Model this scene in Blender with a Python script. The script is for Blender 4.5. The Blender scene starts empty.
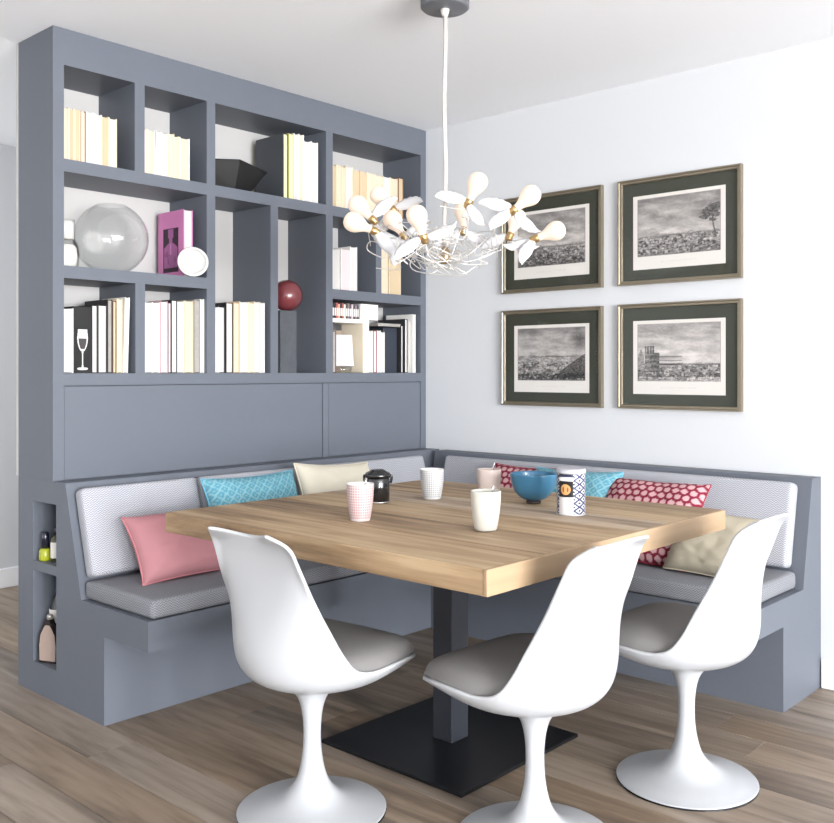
import bpy, bmesh, math, random
import numpy as np
from mathutils import Vector, Matrix, noise as mnoise

random.seed(7)
S = bpy.context.scene
COL = S.collection
PI = math.pi

# ------------------------------------------------------------------ camera, world, light, exposure
H = 1.23
YAW = 0.727
cam_d = bpy.data.cameras.new('camera'); cam = bpy.data.objects.new('camera', cam_d); COL.objects.link(cam)
cam.location = (3.404, -3.739, H); cam.rotation_euler = (PI/2, 0, YAW)
cam_d.sensor_fit = 'HORIZONTAL'; cam_d.sensor_width = 36; cam_d.lens = 940.09/834*36
cam_d.shift_x = (417-436.81)/834; cam_d.shift_y = -(411.5-371.73)/834
cam_d.clip_start = .05
S.camera = cam

W = bpy.data.worlds.new('world'); S.world = W; W.use_nodes = True
W.node_tree.nodes['Background'].inputs[0].default_value = (.93, .96, 1, 1)
W.node_tree.nodes['Background'].inputs[1].default_value = 1.0

def area(name, loc, rot, sx, sy, power, col=(1, 1, 1)):
    d = bpy.data.lights.new(name, 'AREA'); d.shape = 'RECTANGLE'; d.size = sx; d.size_y = sy; d.energy = power; d.color = col
    o = bpy.data.objects.new(name, d); COL.objects.link(o); o.location = loc; o.rotation_euler = rot
    return o
# daylight through the tall windows of the right-hand wall
WIN_X = 9.2
WINS = [(-6.2, -5.0), (-4.7, -3.5), (-3.2, -2.0), (-1.7, -.5)]
for (wa, wb_), pw in zip(WINS, (330, 390, 330, 60)):
    area('window_daylight', (WIN_X+.16, (wa+wb_)/2, 1.30), (0, PI/2, 0), 2.1, wb_-wa, pw, (.965, .98, 1))
# added unseen window behind the bookcase, brightens the left wall and floor
ADDED_RWIN = (-1.75, -.65)
area('window_daylight', (-1.2, .16, 1.35), (-PI/2, 0, 0), 1.1, 1.9, 13, (.965, .98, 1))
ADDED_BWIN = (-1.2, 3.2)  # added unseen window behind the camera, weak fill for walls and floor
area('window_daylight', (1.0, -7.36, 1.25), (PI/2, 0, 0), 4.4, 2.2, 18, (.97, .985, 1))

S.view_settings.view_transform = 'Standard'; S.view_settings.look = 'None'
S.view_settings.gamma = 1; S.view_settings.use_curve_mapping = False
S.view_settings.exposure = 0.55

# ------------------------------------------------------------------ materials
def lin(c):
    if isinstance(c, str): c = tuple(int(c[i:i+2], 16) for i in (0, 2, 4))
    return tuple(((x/255)/12.92 if x/255 <= .04045 else ((x/255+.055)/1.055)**2.4) for x in c)
def newmat(name):
    m = bpy.data.materials.new(name); m.use_nodes = True
    n = m.node_tree.nodes; return m, n, m.node_tree.links, n['Principled BSDF']
def N(n, t, **k):
    x = n.new(t)
    for a, b in k.items(): setattr(x, a, b)
    return x
MATS = {}
def mat(name, rgb, rough=.5, metal=0., var=.04, scale=6., bump=0., bscale=200., coat=0., spec=.5, emit=0., rand=0.):
    if name in MATS: return MATS[name]
    m, n, l, b = newmat(name); c = lin(rgb)
    tc = N(n, 'ShaderNodeTexCoord')
    nz = N(n, 'ShaderNodeTexNoise'); nz.inputs['Scale'].default_value = scale; nz.inputs['Detail'].default_value = 3
    l.new(tc.outputs['Object'], nz.inputs['Vector'])
    mx = N(n, 'ShaderNodeMix', data_type='RGBA')
    mx.inputs[6].default_value = (*[x*(1-var) for x in c], 1); mx.inputs[7].default_value = (*[min(1, x*(1+var)) for x in c], 1)
    l.new(nz.outputs['Fac'], mx.inputs[0]); out = mx.outputs[2]
    if rand:
        oi = N(n, 'ShaderNodeObjectInfo'); hs = N(n, 'ShaderNodeHueSaturation'); mr = N(n, 'ShaderNodeMapRange')
        mr.inputs[3].default_value = 1-rand; mr.inputs[4].default_value = 1+rand
        l.new(oi.outputs['Random'], mr.inputs[0]); l.new(mr.outputs[0], hs.inputs['Value']); l.new(out, hs.inputs['Color']); out = hs.outputs[0]
    l.new(out, b.inputs['Base Color'])
    b.inputs['Roughness'].default_value = rough; b.inputs['Metallic'].default_value = metal
    b.inputs['Coat Weight'].default_value = coat; b.inputs['Specular IOR Level'].default_value = spec
    if emit:
        b.inputs['Emission Color'].default_value = (*c, 1); b.inputs['Emission Strength'].default_value = emit
    if bump:
        n2 = N(n, 'ShaderNodeTexNoise'); n2.inputs['Scale'].default_value = bscale; l.new(tc.outputs['Object'], n2.inputs['Vector'])
        bp = N(n, 'ShaderNodeBump'); bp.inputs['Strength'].default_value = bump; bp.inputs['Distance'].default_value = .002
        l.new(n2.outputs['Fac'], bp.inputs['Height']); l.new(bp.outputs[0], b.inputs['Normal'])
    MATS[name] = m; return m

def wood(name, cols, rough, gscale, stretch, knots, rand, bump=.15):
    m, n, l, b = newmat(name)
    tc = N(n, 'ShaderNodeTexCoord'); oi = N(n, 'ShaderNodeObjectInfo')
    off = N(n, 'ShaderNodeVectorMath', operation='SCALE'); cmb = N(n, 'ShaderNodeCombineXYZ')
    for i in range(3): l.new(oi.outputs['Random'], cmb.inputs[i])
    l.new(cmb.outputs[0], off.inputs[0]); off.inputs['Scale'].default_value = 37.
    add = N(n, 'ShaderNodeVectorMath', operation='ADD'); l.new(tc.outputs['Object'], add.inputs[0]); l.new(off.outputs[0], add.inputs[1])
    mp = N(n, 'ShaderNodeMapping'); mp.inputs['Scale'].default_value = (stretch, 1, 1); l.new(add.outputs[0], mp.inputs['Vector'])
    # knots bend the grain
    kv = N(n, 'ShaderNodeTexVoronoi'); kv.inputs['Scale'].default_value = knots
    mk = N(n, 'ShaderNodeMapping'); mk.inputs['Scale'].default_value = (.55, 1, 1); l.new(add.outputs[0], mk.inputs['Vector']); l.new(mk.outputs[0], kv.inputs['Vector'])
    kr = N(n, 'ShaderNodeMapRange'); kr.inputs[1].default_value = .02; kr.inputs[2].default_value = .11; kr.inputs[3].default_value = 1; kr.inputs[4].default_value = 0; kr.interpolation_type = 'SMOOTHSTEP'
    l.new(kv.outputs['Distance'], kr.inputs[0])
    n1 = N(n, 'ShaderNodeTexNoise'); n1.inputs['Scale'].default_value = gscale; n1.inputs['Detail'].default_value = 8; n1.inputs['Roughness'].default_value = .66; n1.inputs['Distortion'].default_value = .9
    l.new(mp.outputs[0], n1.inputs['Vector'])
    n2 = N(n, 'ShaderNodeTexNoise'); n2.inputs['Scale'].default_value = gscale*5; n2.inputs['Detail'].default_value = 3
    l.new(mp.outputs[0], n2.inputs['Vector'])
    mxf = N(n, 'ShaderNodeMix'); mxf.inputs[0].default_value = .3; l.new(n1.outputs['Fac'], mxf.inputs[2]); l.new(n2.outputs['Fac'], mxf.inputs[3])
    cr = N(n, 'ShaderNodeValToRGB'); e = cr.color_ramp.elements
    ps = [.34, .46, .54, .68]
    e[0].position = ps[0]; e[1].position = ps[-1]
    e[0].color = (*lin(cols[0]), 1); e[1].color = (*lin(cols[3]), 1)
    for p, c in zip(ps[1:3], cols[1:3]): q = e.new(p); q.color = (*lin(c), 1)
    l.new(mxf.outputs[0], cr.inputs[0])
    kd = N(n, 'ShaderNodeMix', data_type='RGBA', blend_type='MULTIPLY'); kd.inputs[7].default_value = (.42, .36, .32, 1)
    l.new(kr.outputs[0], kd.inputs[0]); l.new(cr.outputs[0], kd.inputs[6])
    hs = N(n, 'ShaderNodeHueSaturation'); mr = N(n, 'ShaderNodeMapRange'); mr.inputs[3].default_value = 1-rand; mr.inputs[4].default_value = 1+rand
    l.new(oi.outputs['Random'], mr.inputs[0]); l.new(mr.outputs[0], hs.inputs['Value'])
    ms = N(n, 'ShaderNodeMath', operation='MULTIPLY'); ms.inputs[1].default_value = 7.31; mf = N(n, 'ShaderNodeMath', operation='FRACT')
    l.new(oi.outputs['Random'], ms.inputs[0]); l.new(ms.outputs[0], mf.inputs[0])
    m2 = N(n, 'ShaderNodeMapRange'); m2.inputs[3].default_value = 1-rand*1.6; m2.inputs[4].default_value = 1+rand*1.2
    l.new(mf.outputs[0], m2.inputs[0]); l.new(m2.outputs[0], hs.inputs['Saturation'])
    l.new(kd.outputs[2], hs.inputs['Color']); l.new(hs.outputs[0], b.inputs['Base Color'])
    b.inputs['Roughness'].default_value = rough
    bp = N(n, 'ShaderNodeBump'); bp.inputs['Strength'].default_value = bump; bp.inputs['Distance'].default_value = .003
    l.new(mxf.outputs[0], bp.inputs['Height']); l.new(bp.outputs[0], b.inputs['Normal'])
    return m

def weave(name, light, dark, pitch=.0085):
    """herringbone cloth: zigzag stripes in the object's own UV (metres)"""
    m, n, l, b = newmat(name)
    uv = N(n, 'ShaderNodeUVMap'); sp = N(n, 'ShaderNodeSeparateXYZ'); l.new(uv.outputs[0], sp.inputs[0])
    def M(op, a, bb=None, v=None):
        x = N(n, 'ShaderNodeMath', operation=op); l.new(a, x.inputs[0])
        if bb is not None: l.new(bb, x.inputs[1])
        if v is not None: x.inputs[1].default_value = v
        return x.outputs[0]
    pp = N(n, 'ShaderNodeMath', operation='PINGPONG'); l.new(sp.outputs[0], pp.inputs[0]); pp.inputs[1].default_value = pitch*.8
    s = M('ADD', sp.outputs[1], pp.outputs[0])
    w = M('SINE', M('MULTIPLY', s, v=2*PI/pitch))
    mr = N(n, 'ShaderNodeMapRange'); mr.inputs[1].default_value = -.6; mr.inputs[2].default_value = .6; l.new(w, mr.inputs[0])
    mx = N(n, 'ShaderNodeMix', data_type='RGBA'); mx.inputs[6].default_value = (*lin(dark), 1); mx.inputs[7].default_value = (*lin(light), 1)
    l.new(mr.outputs[0], mx.inputs[0]); l.new(mx.outputs[2], b.inputs['Base Color'])
    b.inputs['Roughness'].default_value = .95; b.inputs['Specular IOR Level'].default_value = .15
    bp = N(n, 'ShaderNodeBump'); bp.inputs['Strength'].default_value = .3; bp.inputs['Distance'].default_value = .002
    l.new(mr.outputs[0], bp.inputs['Height']); l.new(bp.outputs[0], b.inputs['Normal'])
    return m

def vcol(name, rough=.6, bump=0., spec=.4):
    """flat print or woven pattern: colour read from the mesh's own 'col' attribute"""
    m, n, l, b = newmat(name)
    a = N(n, 'ShaderNodeAttribute', attribute_name='col'); l.new(a.outputs['Color'], b.inputs['Base Color'])
    b.inputs['Roughness'].default_value = rough; b.inputs['Specular IOR Level'].default_value = spec
    if bump:
        tc = N(n, 'ShaderNodeTexCoord'); n2 = N(n, 'ShaderNodeTexNoise'); n2.inputs['Scale'].default_value = 300; l.new(tc.outputs['Object'], n2.inputs['Vector'])
        bp = N(n, 'ShaderNodeBump'); bp.inputs['Strength'].default_value = bump; bp.inputs['Distance'].default_value = .002
        l.new(n2.outputs['Fac'], bp.inputs['Height']); l.new(bp.outputs[0], b.inputs['Normal'])
    return m
def glass(name, tint=(1, 1, 1), ior=1.45):
    m, n, l, b = newmat(name)
    b.inputs['Base Color'].default_value = (*tint, 1); b.inputs['Transmission Weight'].default_value = 1
    b.inputs['Roughness'].default_value = .01; b.inputs['IOR'].default_value = ior
    return m
def facing_fac(n, l, base, gain):
    # reflectance that rises towards grazing angles, the same from both sides
    lw = N(n, 'ShaderNodeLayerWeight'); lw.inputs['Blend'].default_value = .5
    p = N(n, 'ShaderNodeMath', operation='POWER'); p.inputs[1].default_value = 4.5; l.new(lw.outputs['Facing'], p.inputs[0])
    a = N(n, 'ShaderNodeMath', operation='MULTIPLY_ADD'); a.inputs[1].default_value = gain; a.inputs[2].default_value = base; l.new(p.outputs[0], a.inputs[0])
    return a.outputs[0]
def pane(name):
    m, n, l, b = newmat(name); o = n['Material Output']; n.remove(b)
    t = N(n, 'ShaderNodeBsdfTransparent'); g = N(n, 'ShaderNodeBsdfGlossy'); g.inputs['Roughness'].default_value = .02
    x = N(n, 'ShaderNodeMixShader'); l.new(facing_fac(n, l, .035, .5), x.inputs[0]); l.new(t.outputs[0], x.inputs[1]); l.new(g.outputs[0], x.inputs[2]); l.new(x.outputs[0], o.inputs[0])
    return m

def thin_glass(name):
    m, n, l, b = newmat(name); o = n['Material Output']; n.remove(b)
    t = N(n, 'ShaderNodeBsdfTransparent'); t.inputs[0].default_value = (.955, .96, .96, 1)
    g = N(n, 'ShaderNodeBsdfGlossy'); g.inputs['Roughness'].default_value = .03; g.inputs[0].default_value = (.8, .8, .8, 1)
    x = N(n, 'ShaderNodeMixShader'); l.new(facing_fac(n, l, .03, .55), x.inputs[0]); l.new(t.outputs[0], x.inputs[1]); l.new(g.outputs[0], x.inputs[2]); l.new(x.outputs[0], o.inputs[0])
    return m
WHITE = mat('wall_white', (206, 208, 211), .9, var=.01, scale=1.5)
CEIL = mat('ceiling_white', (247, 249, 252), .95, var=.01, scale=1.5)
TRIM = mat('trim_white', (240, 241, 243), .5, var=.01)
GREY = mat('slate_grey_paint', (96, 101, 110), .5, var=.025, scale=3, spec=.35)
BACKW = mat('bookcase_back_white', (188, 186, 184), .85, var=.02)
WOOD_T = wood('weathered_oak', [(92, 73, 55), (152, 128, 101), (178, 155, 126), (196, 175, 146)], .62, 6.5, .08, 2.0, .10)
WOOD_F = wood('oak_floor', [(92, 79, 69), (122, 107, 92), (141, 125, 109), (160, 144, 127)], .45, 7, .10, 1.5, .15, .08)
CLOTH = weave('herringbone_grey', (184, 185, 190), (138, 140, 148))
CLOTH_S = weave('herringbone_seat', (142, 143, 147), (106, 108, 115))
PLASTIC = mat('white_shell', (178, 180, 183), .3, var=.005, spec=.5)
PAD = mat('grey_pad', (118, 116, 115), .8, var=.04, bump=.15, bscale=500, spec=.3)
STEEL_B = mat('blackened_steel', (34, 35, 38), .35, .6, var=.15, scale=9)
STEEL_G = mat('grey_steel', (50, 53, 60), .4, .3, var=.08)
STEEL_E = mat('bare_steel_edge', (170, 168, 164), .4, .8)
CHROME = mat('spoon_steel', (205, 203, 200), .2, 1.)
BLACK = mat('gloss_black', (16, 16, 18), .15, coat=.5)
VC = vcol('print'); VCF = vcol('pattern_cloth', .9, .2, .15); VCG = vcol('glazed_print', .35)
GLASS = thin_glass('clear_glass'); PANE = pane('picture_glass')
PAGE = {'w': mat('pages_white', (198, 196, 193), .85, rand=.06), 'c': mat('pages_cream', (202, 190, 168), .85, rand=.06),
        't': mat('pages_tan', (190, 170, 140), .85, rand=.05), 'p': mat('pages_pinkish', (216, 198, 200), .85, rand=.03),
        'y': mat('pages_pale_yellow', (216, 212, 168), .85, rand=.03), 'g': mat('pages_grey', (152, 147, 142), .85, var=.2, scale=60, rand=.05)}

# ------------------------------------------------------------------ mesh helpers
def link(name, me, m, parent=None):
    o = bpy.data.objects.new(name, me); COL.objects.link(o)
    if m is not None and not me.materials: me.materials.append(m)
    if parent is not None: o.parent = parent
    return o
def empty(name, loc=(0, 0, 0), rz=0.):
    o = bpy.data.objects.new(name, None); COL.objects.link(o); o.location = loc; o.rotation_euler = (0, 0, rz); o.empty_display_size = .1
    return o
def tag(o, label, cat, group=None, kind=None):
    o['label'] = label; o['category'] = cat
    if group: o['group'] = group
    if kind: o['kind'] = kind
    return o
def struct(o, label=None):
    o['kind'] = 'structure'
    if label: o['label'] = label
    return o
def me_py(name, v, f, smooth=False):
    me = bpy.data.meshes.new(name); me.from_pydata([tuple(p) for p in v], [], f); me.update()
    if smooth: me.polygons.foreach_set('use_smooth', [True]*len(me.polygons))
    return me
def fin(bm, name, smooth=False):
    bmesh.ops.recalc_face_normals(bm, faces=bm.faces[:])
    me = bpy.data.meshes.new(name); bm.to_mesh(me); bm.free()
    if smooth: me.polygons.foreach_set('use_smooth', [True]*len(me.polygons))
    return me
def box(bm, x0, x1, y0, y1, z0, z1):
    vs = [bm.verts.new(p) for p in ((x0, y0, z0), (x1, y0, z0), (x1, y1, z0), (x0, y1, z0), (x0, y0, z1), (x1, y0, z1), (x1, y1, z1), (x0, y1, z1))]
    for q in ((0, 3, 2, 1), (4, 5, 6, 7), (0, 1, 5, 4), (1, 2, 6, 5), (2, 3, 7, 6), (3, 0, 4, 7)): bm.faces.new([vs[i] for i in q])
    return vs
def boxme(name, x0, x1, y0, y1, z0, z1, bev=0., seg=2):
    bm = bmesh.new(); box(bm, x0, x1, y0, y1, z0, z1)
    if bev: bmesh.ops.bevel(bm, geom=bm.edges[:], offset=bev, segments=seg, affect='EDGES', profile=.6)
    return fin(bm, name)
def boxo(name, m, parent, x0, x1, y0, y1, z0, z1, bev=0., seg=2):
    """a box part whose origin sits at its own centre"""
    c = Vector(((x0+x1)/2, (y0+y1)/2, (z0+z1)/2))
    o = link(name, boxme(name, x0-c.x, x1-c.x, y0-c.y, y1-c.y, z0-c.z, z1-c.z, bev, seg), m, parent); o.location = c
    return o
def prism(bm, poly, axis, a, b):
    """extrude a polygon (list of 2-D points) along x ('x': pts are y,z) or y ('y': pts are x,z)"""
    def P(p, t): return (t, p[0], p[1]) if axis == 'x' else (p[0], t, p[1])
    A = [bm.verts.new(P(p, a)) for p in poly]; B = [bm.verts.new(P(p, b)) for p in poly]
    bm.faces.new(A); bm.faces.new(B[::-1]); k = len(poly)
    for i in range(k): bm.faces.new((A[i], B[i], B[(i+1) % k], A[(i+1) % k]))
def lathe(name, prof, seg=40, smooth=True):
    """prof: list of (r,z) bottom to top"""
    v, f = [], []; k = len(prof)
    for i in range(seg):
        a = 2*PI*i/seg
        for r, z in prof: v.append((max(r, 1e-5)*math.cos(a), max(r, 1e-5)*math.sin(a), z))
    for i in range(seg):
        for j in range(k-1): f.append((i*k+j, ((i+1) % seg)*k+j, ((i+1) % seg)*k+j+1, i*k+j+1))
    bm = bmesh.new(); me = me_py(name, v, f); bm.from_mesh(me); bpy.data.meshes.remove(me)
    bmesh.ops.remove_doubles(bm, verts=bm.verts[:], dist=2e-5)
    return fin(bm, name, smooth)
def tube(name, pts, r, seg=6, smooth=True, closed=False):
    pts = [Vector(p) for p in pts]; n = len(pts); v, f = [], []
    up = Vector((.13, .2, 1)).normalized(); side = None
    for i, p in enumerate(pts):
        d = (pts[min(i+1, n-1)]-pts[max(i-1, 0)]).normalized()
        if side is None:
            side = d.cross(up)
            if side.length < 1e-3: side = d.cross(Vector((1, 0, 0)))
        side = (side-d*side.dot(d)).normalized(); b = d.cross(side)
        rr = r[i] if isinstance(r, (list, tuple)) else r
        for k in range(seg):
            a = 2*PI*k/seg; v.append(p+side*rr*math.cos(a)+b*rr*math.sin(a))
    for i in range(n-1):
        for k in range(seg): f.append((i*seg+k, i*seg+(k+1) % seg, (i+1)*seg+(k+1) % seg, (i+1)*seg+k))
    f.append(tuple(range(seg))[::-1]); f.append(tuple((n-1)*seg+k for k in range(seg)))
    return me_py(name, v, f, smooth)
def catmull(P, sub):
    P = [np.array(p, float) for p in P]; out = []
    for i in range(len(P)-1):
        p0, p1, p2, p3 = P[max(i-1, 0)], P[i], P[i+1], P[min(i+2, len(P)-1)]
        for k in range(sub):
            t = k/sub
            out.append(.5*((2*p1)+(-p0+p2)*t+(2*p0-5*p1+4*p2-p3)*t*t+(-p0+3*p1-3*p2+p3)*t**3))
    out.append(P[-1]); return out
def setcol(me, cols):
    """cols: per-vertex linear rgb array"""
    a = me.color_attributes.new('col', 'FLOAT_COLOR', 'POINT'); c = np.ones((len(me.vertices), 4), np.float32); c[:, :3] = cols
    a.data.foreach_set('color', c.ravel())
def copy_tree(o, parent=None):
    c = o.copy(); COL.objects.link(c)
    if parent is not None: c.parent = parent
    for ch in list(o.children): copy_tree(ch, c)
    return c

# ------------------------------------------------------------------ the room
ZC = 2.525; XL = -2.0; YB = -7.2
BD = -.285           # back of the bookcase
YE = -2.069          # left end of the bookcase
# floor: sub-floor + single planks
fl = struct(link('floor', boxme('floor', XL-.1, WIN_X+.1, YB-.1, .1, -.06, -.0165), mat('subfloor', (40, 34, 30), .9)), 'wide plank oak floor in grey brown tones')
PW = .1735
planks = {}
row = 0; y = -2.239-PW*29
while y < .05:
    x = XL-1.6*random.random()
    if y+PW > YB:
        while x < WIN_X:
            L = random.choice((1.5, 1.9, 2.2)); a = max(x, XL); bq = min(x+L, WIN_X)
            if bq-a > .05:
                o = boxo('plank', WOOD_F, fl, a+.0006, bq-.0006, max(y, YB)+.0012, min(y+PW, 0)-.0012, -.016, 0, .0004, 1)
            x += L
    y += PW
struct(link('ceiling', boxme('ceiling', XL-.1, WIN_X+.1, YB-.1, .1, ZC, ZC+.1), CEIL))
struct(link('wall_left', boxme('wall_left', XL-.1, XL, YB, 0, -.06, ZC), WHITE))
# window wall (right of the camera) and wall behind the camera, with modelled openings, the back one added for fill
def wall_open(name, axis, pos, th, a0, a1, opens, zb, zt, m):
    bm = bmesh.new(); cur = a0
    def put(p, q, z0, z1):
        if axis == 'x': box(bm, pos, pos+th, p, q, z0, z1)
        else: box(bm, p, q, pos, pos+th, z0, z1)
    for p, q in opens:
        put(cur, p, -.06, ZC); put(p, q, -.06, zb); put(p, q, zt, ZC); cur = q
    put(cur, a1, -.06, ZC)
    return struct(link(name, fin(bm, name), m))
wall_open('wall_right', 'y', 0, .12, XL-.1, WIN_X+.1, [ADDED_RWIN], .4, 2.3, WHITE)
wall_open('wall_window', 'x', WIN_X, .12, YB, 0, WINS, .25, 2.35, WHITE)
wall_open('wall_back', 'y', YB-.12, .12, XL-.1, WIN_X+.1, [ADDED_BWIN], .1, 2.4, WHITE)
for i, (p, q) in enumerate(WINS):
    w = struct(empty('window_%d' % (i+1), (WIN_X+.05, (p+q)/2, 1.3)))
    hw = (q-p)/2
    for nm, b4 in (('window_frame', (-hw, -hw+.05, -1.05, 1.05)), ('window_frame', (hw-.05, hw, -1.05, 1.05)), ('window_frame', (-hw+.05, hw-.05, -1.05, -1.0)),
                   ('window_frame', (-hw+.05, hw-.05, 1.0, 1.05)), ('mullion', (-.03, .03, -1.0, 1.0)), ('glazing_bar', (-hw+.05, -.03, .35, .38)), ('glazing_bar', (.03, hw-.05, .35, .38))):
        link(nm, boxme(nm, -.025, .025, *b4), TRIM, w)
w = struct(empty('window_6', ((ADDED_BWIN[0]+ADDED_BWIN[1])/2, YB-.06, 1.25)))  # frame of the added fill window behind the camera
hb = (ADDED_BWIN[1]-ADDED_BWIN[0])/2
for nm, b4 in [('window_frame', (-hb, -hb+.05, -1.15, 1.15)), ('window_frame', (hb-.05, hb, -1.15, 1.15)), ('window_frame', (-hb+.05, hb-.05, -1.15, -1.1)), ('window_frame', (-hb+.05, hb-.05, 1.1, 1.15))]+[('mullion', (q-.03, q+.03, -1.1, 1.1)) for q in (-1.1, 0, 1.1)]:
    link(nm, boxme(nm, b4[0], b4[1], -.025, .025, b4[2], b4[3]), TRIM, w)
w = struct(empty('window_5', ((ADDED_RWIN[0]+ADDED_RWIN[1])/2, .06, 1.35)))  # frame of the added fill window hidden by the bookcase
for nm, b4 in [('window_frame', (-.55, -.5, -.95, .95)), ('window_frame', (.5, .55, -.95, .95)), ('window_frame', (-.5, .5, -.95, -.9)), ('window_frame', (-.5, .5, .9, .95)), ('mullion', (-.025, .025, -.9, .9))]:
    link(nm, boxme(nm, b4[0], b4[1], -.025, .025, b4[2], b4[3]), TRIM, w)
struct(link('baseboard_right', boxme('baseboard_right', 2.09, WIN_X, -.015, 0, 0, .113, .003, 1), TRIM))
struct(link('baseboard_left', boxme('baseboard_left', XL, XL+.015, YB, 0, 0, .11, .003, 1), TRIM))

# ------------------------------------------------------------------ corner bench
bench = tag(empty('corner_bench', (0, 0, 0)), 'slate grey built-in corner bench below the bookcase and pictures', 'bench')
ZT = .820
# left wing: end section with two niches, then the long run
prof = [(.374, 0), (.374, .309), (.655, .309), (.655, .411), (.213, .411), (.095, ZT)]
bm = bmesh.new()
NX0, NX1, ND = -.16, .026, .24
YN = YE+ND
box(bm, BD, NX0, YE, YN, 0, ZT)
prism(bm, [(NX1, ZT), (NX1, 0)]+prof, 'y', YE, YN)
box(bm, NX0, NX1, YE, YN, 0, .118); box(bm, NX0, NX1, YE, YN, .470, .505); box(bm, NX0, NX1, YE, YN, .735, ZT)
link('end_panel', fin(bm, 'end_panel'), GREY, bench)
def run(name, poly, axis, a, b): 
    bm = bmesh.new(); prism(bm, poly, axis, a, b); return link(name, fin(bm, name), GREY, bench)
run('plinth', [(BD, 0), (.374, 0), (.374, .309), (BD, .309)], 'y', YN, -.376)
run('seat_box', [(BD, .309), (.655, .309), (.655, .411), (BD, .411)], 'y', YN, -.001)
run('back_rest', [(BD, .411), (.213, .411), (.095, ZT), (BD, ZT)], 'y', YN, -.001)
# right wing along the wall with the pictures
run('plinth', [(-.001, 0), (-.376, 0), (-.376, .309), (-.001, .309)], 'x', BD, 2.085)
run('seat_box', [(-.001, .309), (-.655, .309), (-.655, .411), (-.001, .411)], 'x', .656, 2.085)
run('back_rest', [(-.001, .411), (-.185, .411), (-.092, ZT), (-.001, ZT)], 'x', .150, 2.085)

# ------------------------------------------------------------------ bookcase
bc = tag(empty('bookcase', (BD/2, YE/2, ZT)), 'tall slate grey built-in bookcase with white back over the bench', 'bookcase')
def bcp(name, y0, y1, z0, z1, x0=BD, x1=0., m=GREY, bev=0.):
    c = bc.location
    o = boxo(name, m, bc, x0, x1, y0, y1, z0, z1, bev, 1); o.location -= c; return o
ZB = ZT+.0005
bcp('side_panel', YE, -2.026, ZB, ZC-.001); bcp('side_panel', -.042, -.0005, ZB, ZC-.001)
bcp('top_panel', -2.026, -.042, 2.387, ZC-.001)
bcp('back_panel', YE, -.0005, ZB, ZC-.001, BD-.02, BD, BACKW)
bcp('shelf', -2.026, -.042, 1.178, 1.224)
bcp('upright', -1.391, -1.348, 1.224, 1.986); bcp('upright', -.714, -.671, 1.224, 1.986)
bcp('upright', -1.391, -1.348, 2.034, 2.387); bcp('upright', -.714, -.671, 2.034, 2.387)
bcp('shelf', -2.026, -.042, 1.986, 2.034)
bcp('upright', -1.731, -1.687, 2.034, 2.387)
bcp('upright', -1.728, -1.685, 1.224, 1.584)
bcp('shelf', -2.026, -1.391, 1.584, 1.631)
bcp('upright', -1.049, -1.006, 1.224, 1.986)
bcp('shelf', -.671, -.042, 1.584, 1.631)
bcp('upright', -.377, -.338, 1.631, 1.986)
bcp('lower_panel', -2.024, -.735, ZB, 1.1755, -.03, -.002, bev=.002)
bcp('lower_panel', -.695, -.044, ZB, 1.1755, -.03, -.002, bev=.002)
bcp('panel_divider', -.732, -.698, ZB, 1.1755, -.03, -.001, bev=.001)
bcp('back_panel', -2.026, -.042, ZB, 1.178, BD, -.031, GREY)

# ------------------------------------------------------------------ bench cushions
def cushion(name, label, cat, L, Wd, T, m, loc, M3, group=None, r=.022):
    """L along local x, Wd along local y, T along local z (bottom at z=0); soft edges, UV in metres"""
    bm = bmesh.new(); box(bm, -L/2, L/2, 0, Wd, 0, T)
    bmesh.ops.bevel(bm, geom=bm.edges[:], offset=r, segments=4, affect='EDGES', profile=.55)
    uvl = bm.loops.layers.uv.new('UVMap')
    bm.normal_update()
    for f in bm.faces:
        nx, ny, nz = (abs(q) for q in f.normal)
        for lp in f.loops:
            p = lp.vert.co
            lp[uvl].uv = (p.x, p.y) if nz >= max(nx, ny) else ((p.x, p.z) if ny >= nx else (p.y, p.z))
    o = link(name, fin(bm, name, True), m)
    o.matrix_world = Matrix.Translation(loc) @ M3.to_4x4()
    return tag(o, label, cat, group)
def basis(x, y, z): return Matrix((x, y, z)).transposed()
EX, EY, EZ = Vector((1, 0, 0)), Vector((0, 1, 0)), Vector((0, 0, 1))
cushion('seat_cushion', 'long grey woven seat cushion on the bench under the bookcase', 'cushion', 1.385, .45, .066, CLOTH_S, Vector((.655, -2.055+1.385/2, .4115)), basis(EY, -EX, EZ))
cushion('seat_cushion', 'grey woven seat cushion on the bench under the pictures', 'cushion', 1.845, .472, .066, CLOTH_S, Vector((.218+1.845/2, -.660, .4115)), basis(EX, EY, EZ))
# back cushions lean on the sloped back rests
bl = Vector((.095-.213, 0, ZT-.411)).normalized()           # up the left slope
nl = Vector((bl.z, 0, -bl.x))                                # towards the room
def backc(label, y0, y1):
    p0 = Vector((.213, (y0+y1)/2, .411))+bl*.070+nl*.002
    return cushion('back_cushion', label, 'cushion', y1-y0, .325, .066, CLOTH, p0, basis(EY, bl, nl), 'grey back cushions along the bench')
backc('short grey back cushion behind the pink pillow', -2.045, -1.548)
backc('long grey back cushion behind the blue and cream pillows below the bookcase', -1.544, -.20)
br = Vector((0, .185-.092, ZT-.411)).normalized(); nr = Vector((0, -br.z, br.y))
p0 = Vector((.275+1.765/2, -.185, .411))+br*.070+nr*.002
cushion('back_cushion', 'long grey back cushion on the bench below the pictures', 'cushion', 1.765, .325, .066, CLOTH, p0, basis(EX, br, nr), 'grey back cushions along the bench')

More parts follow.
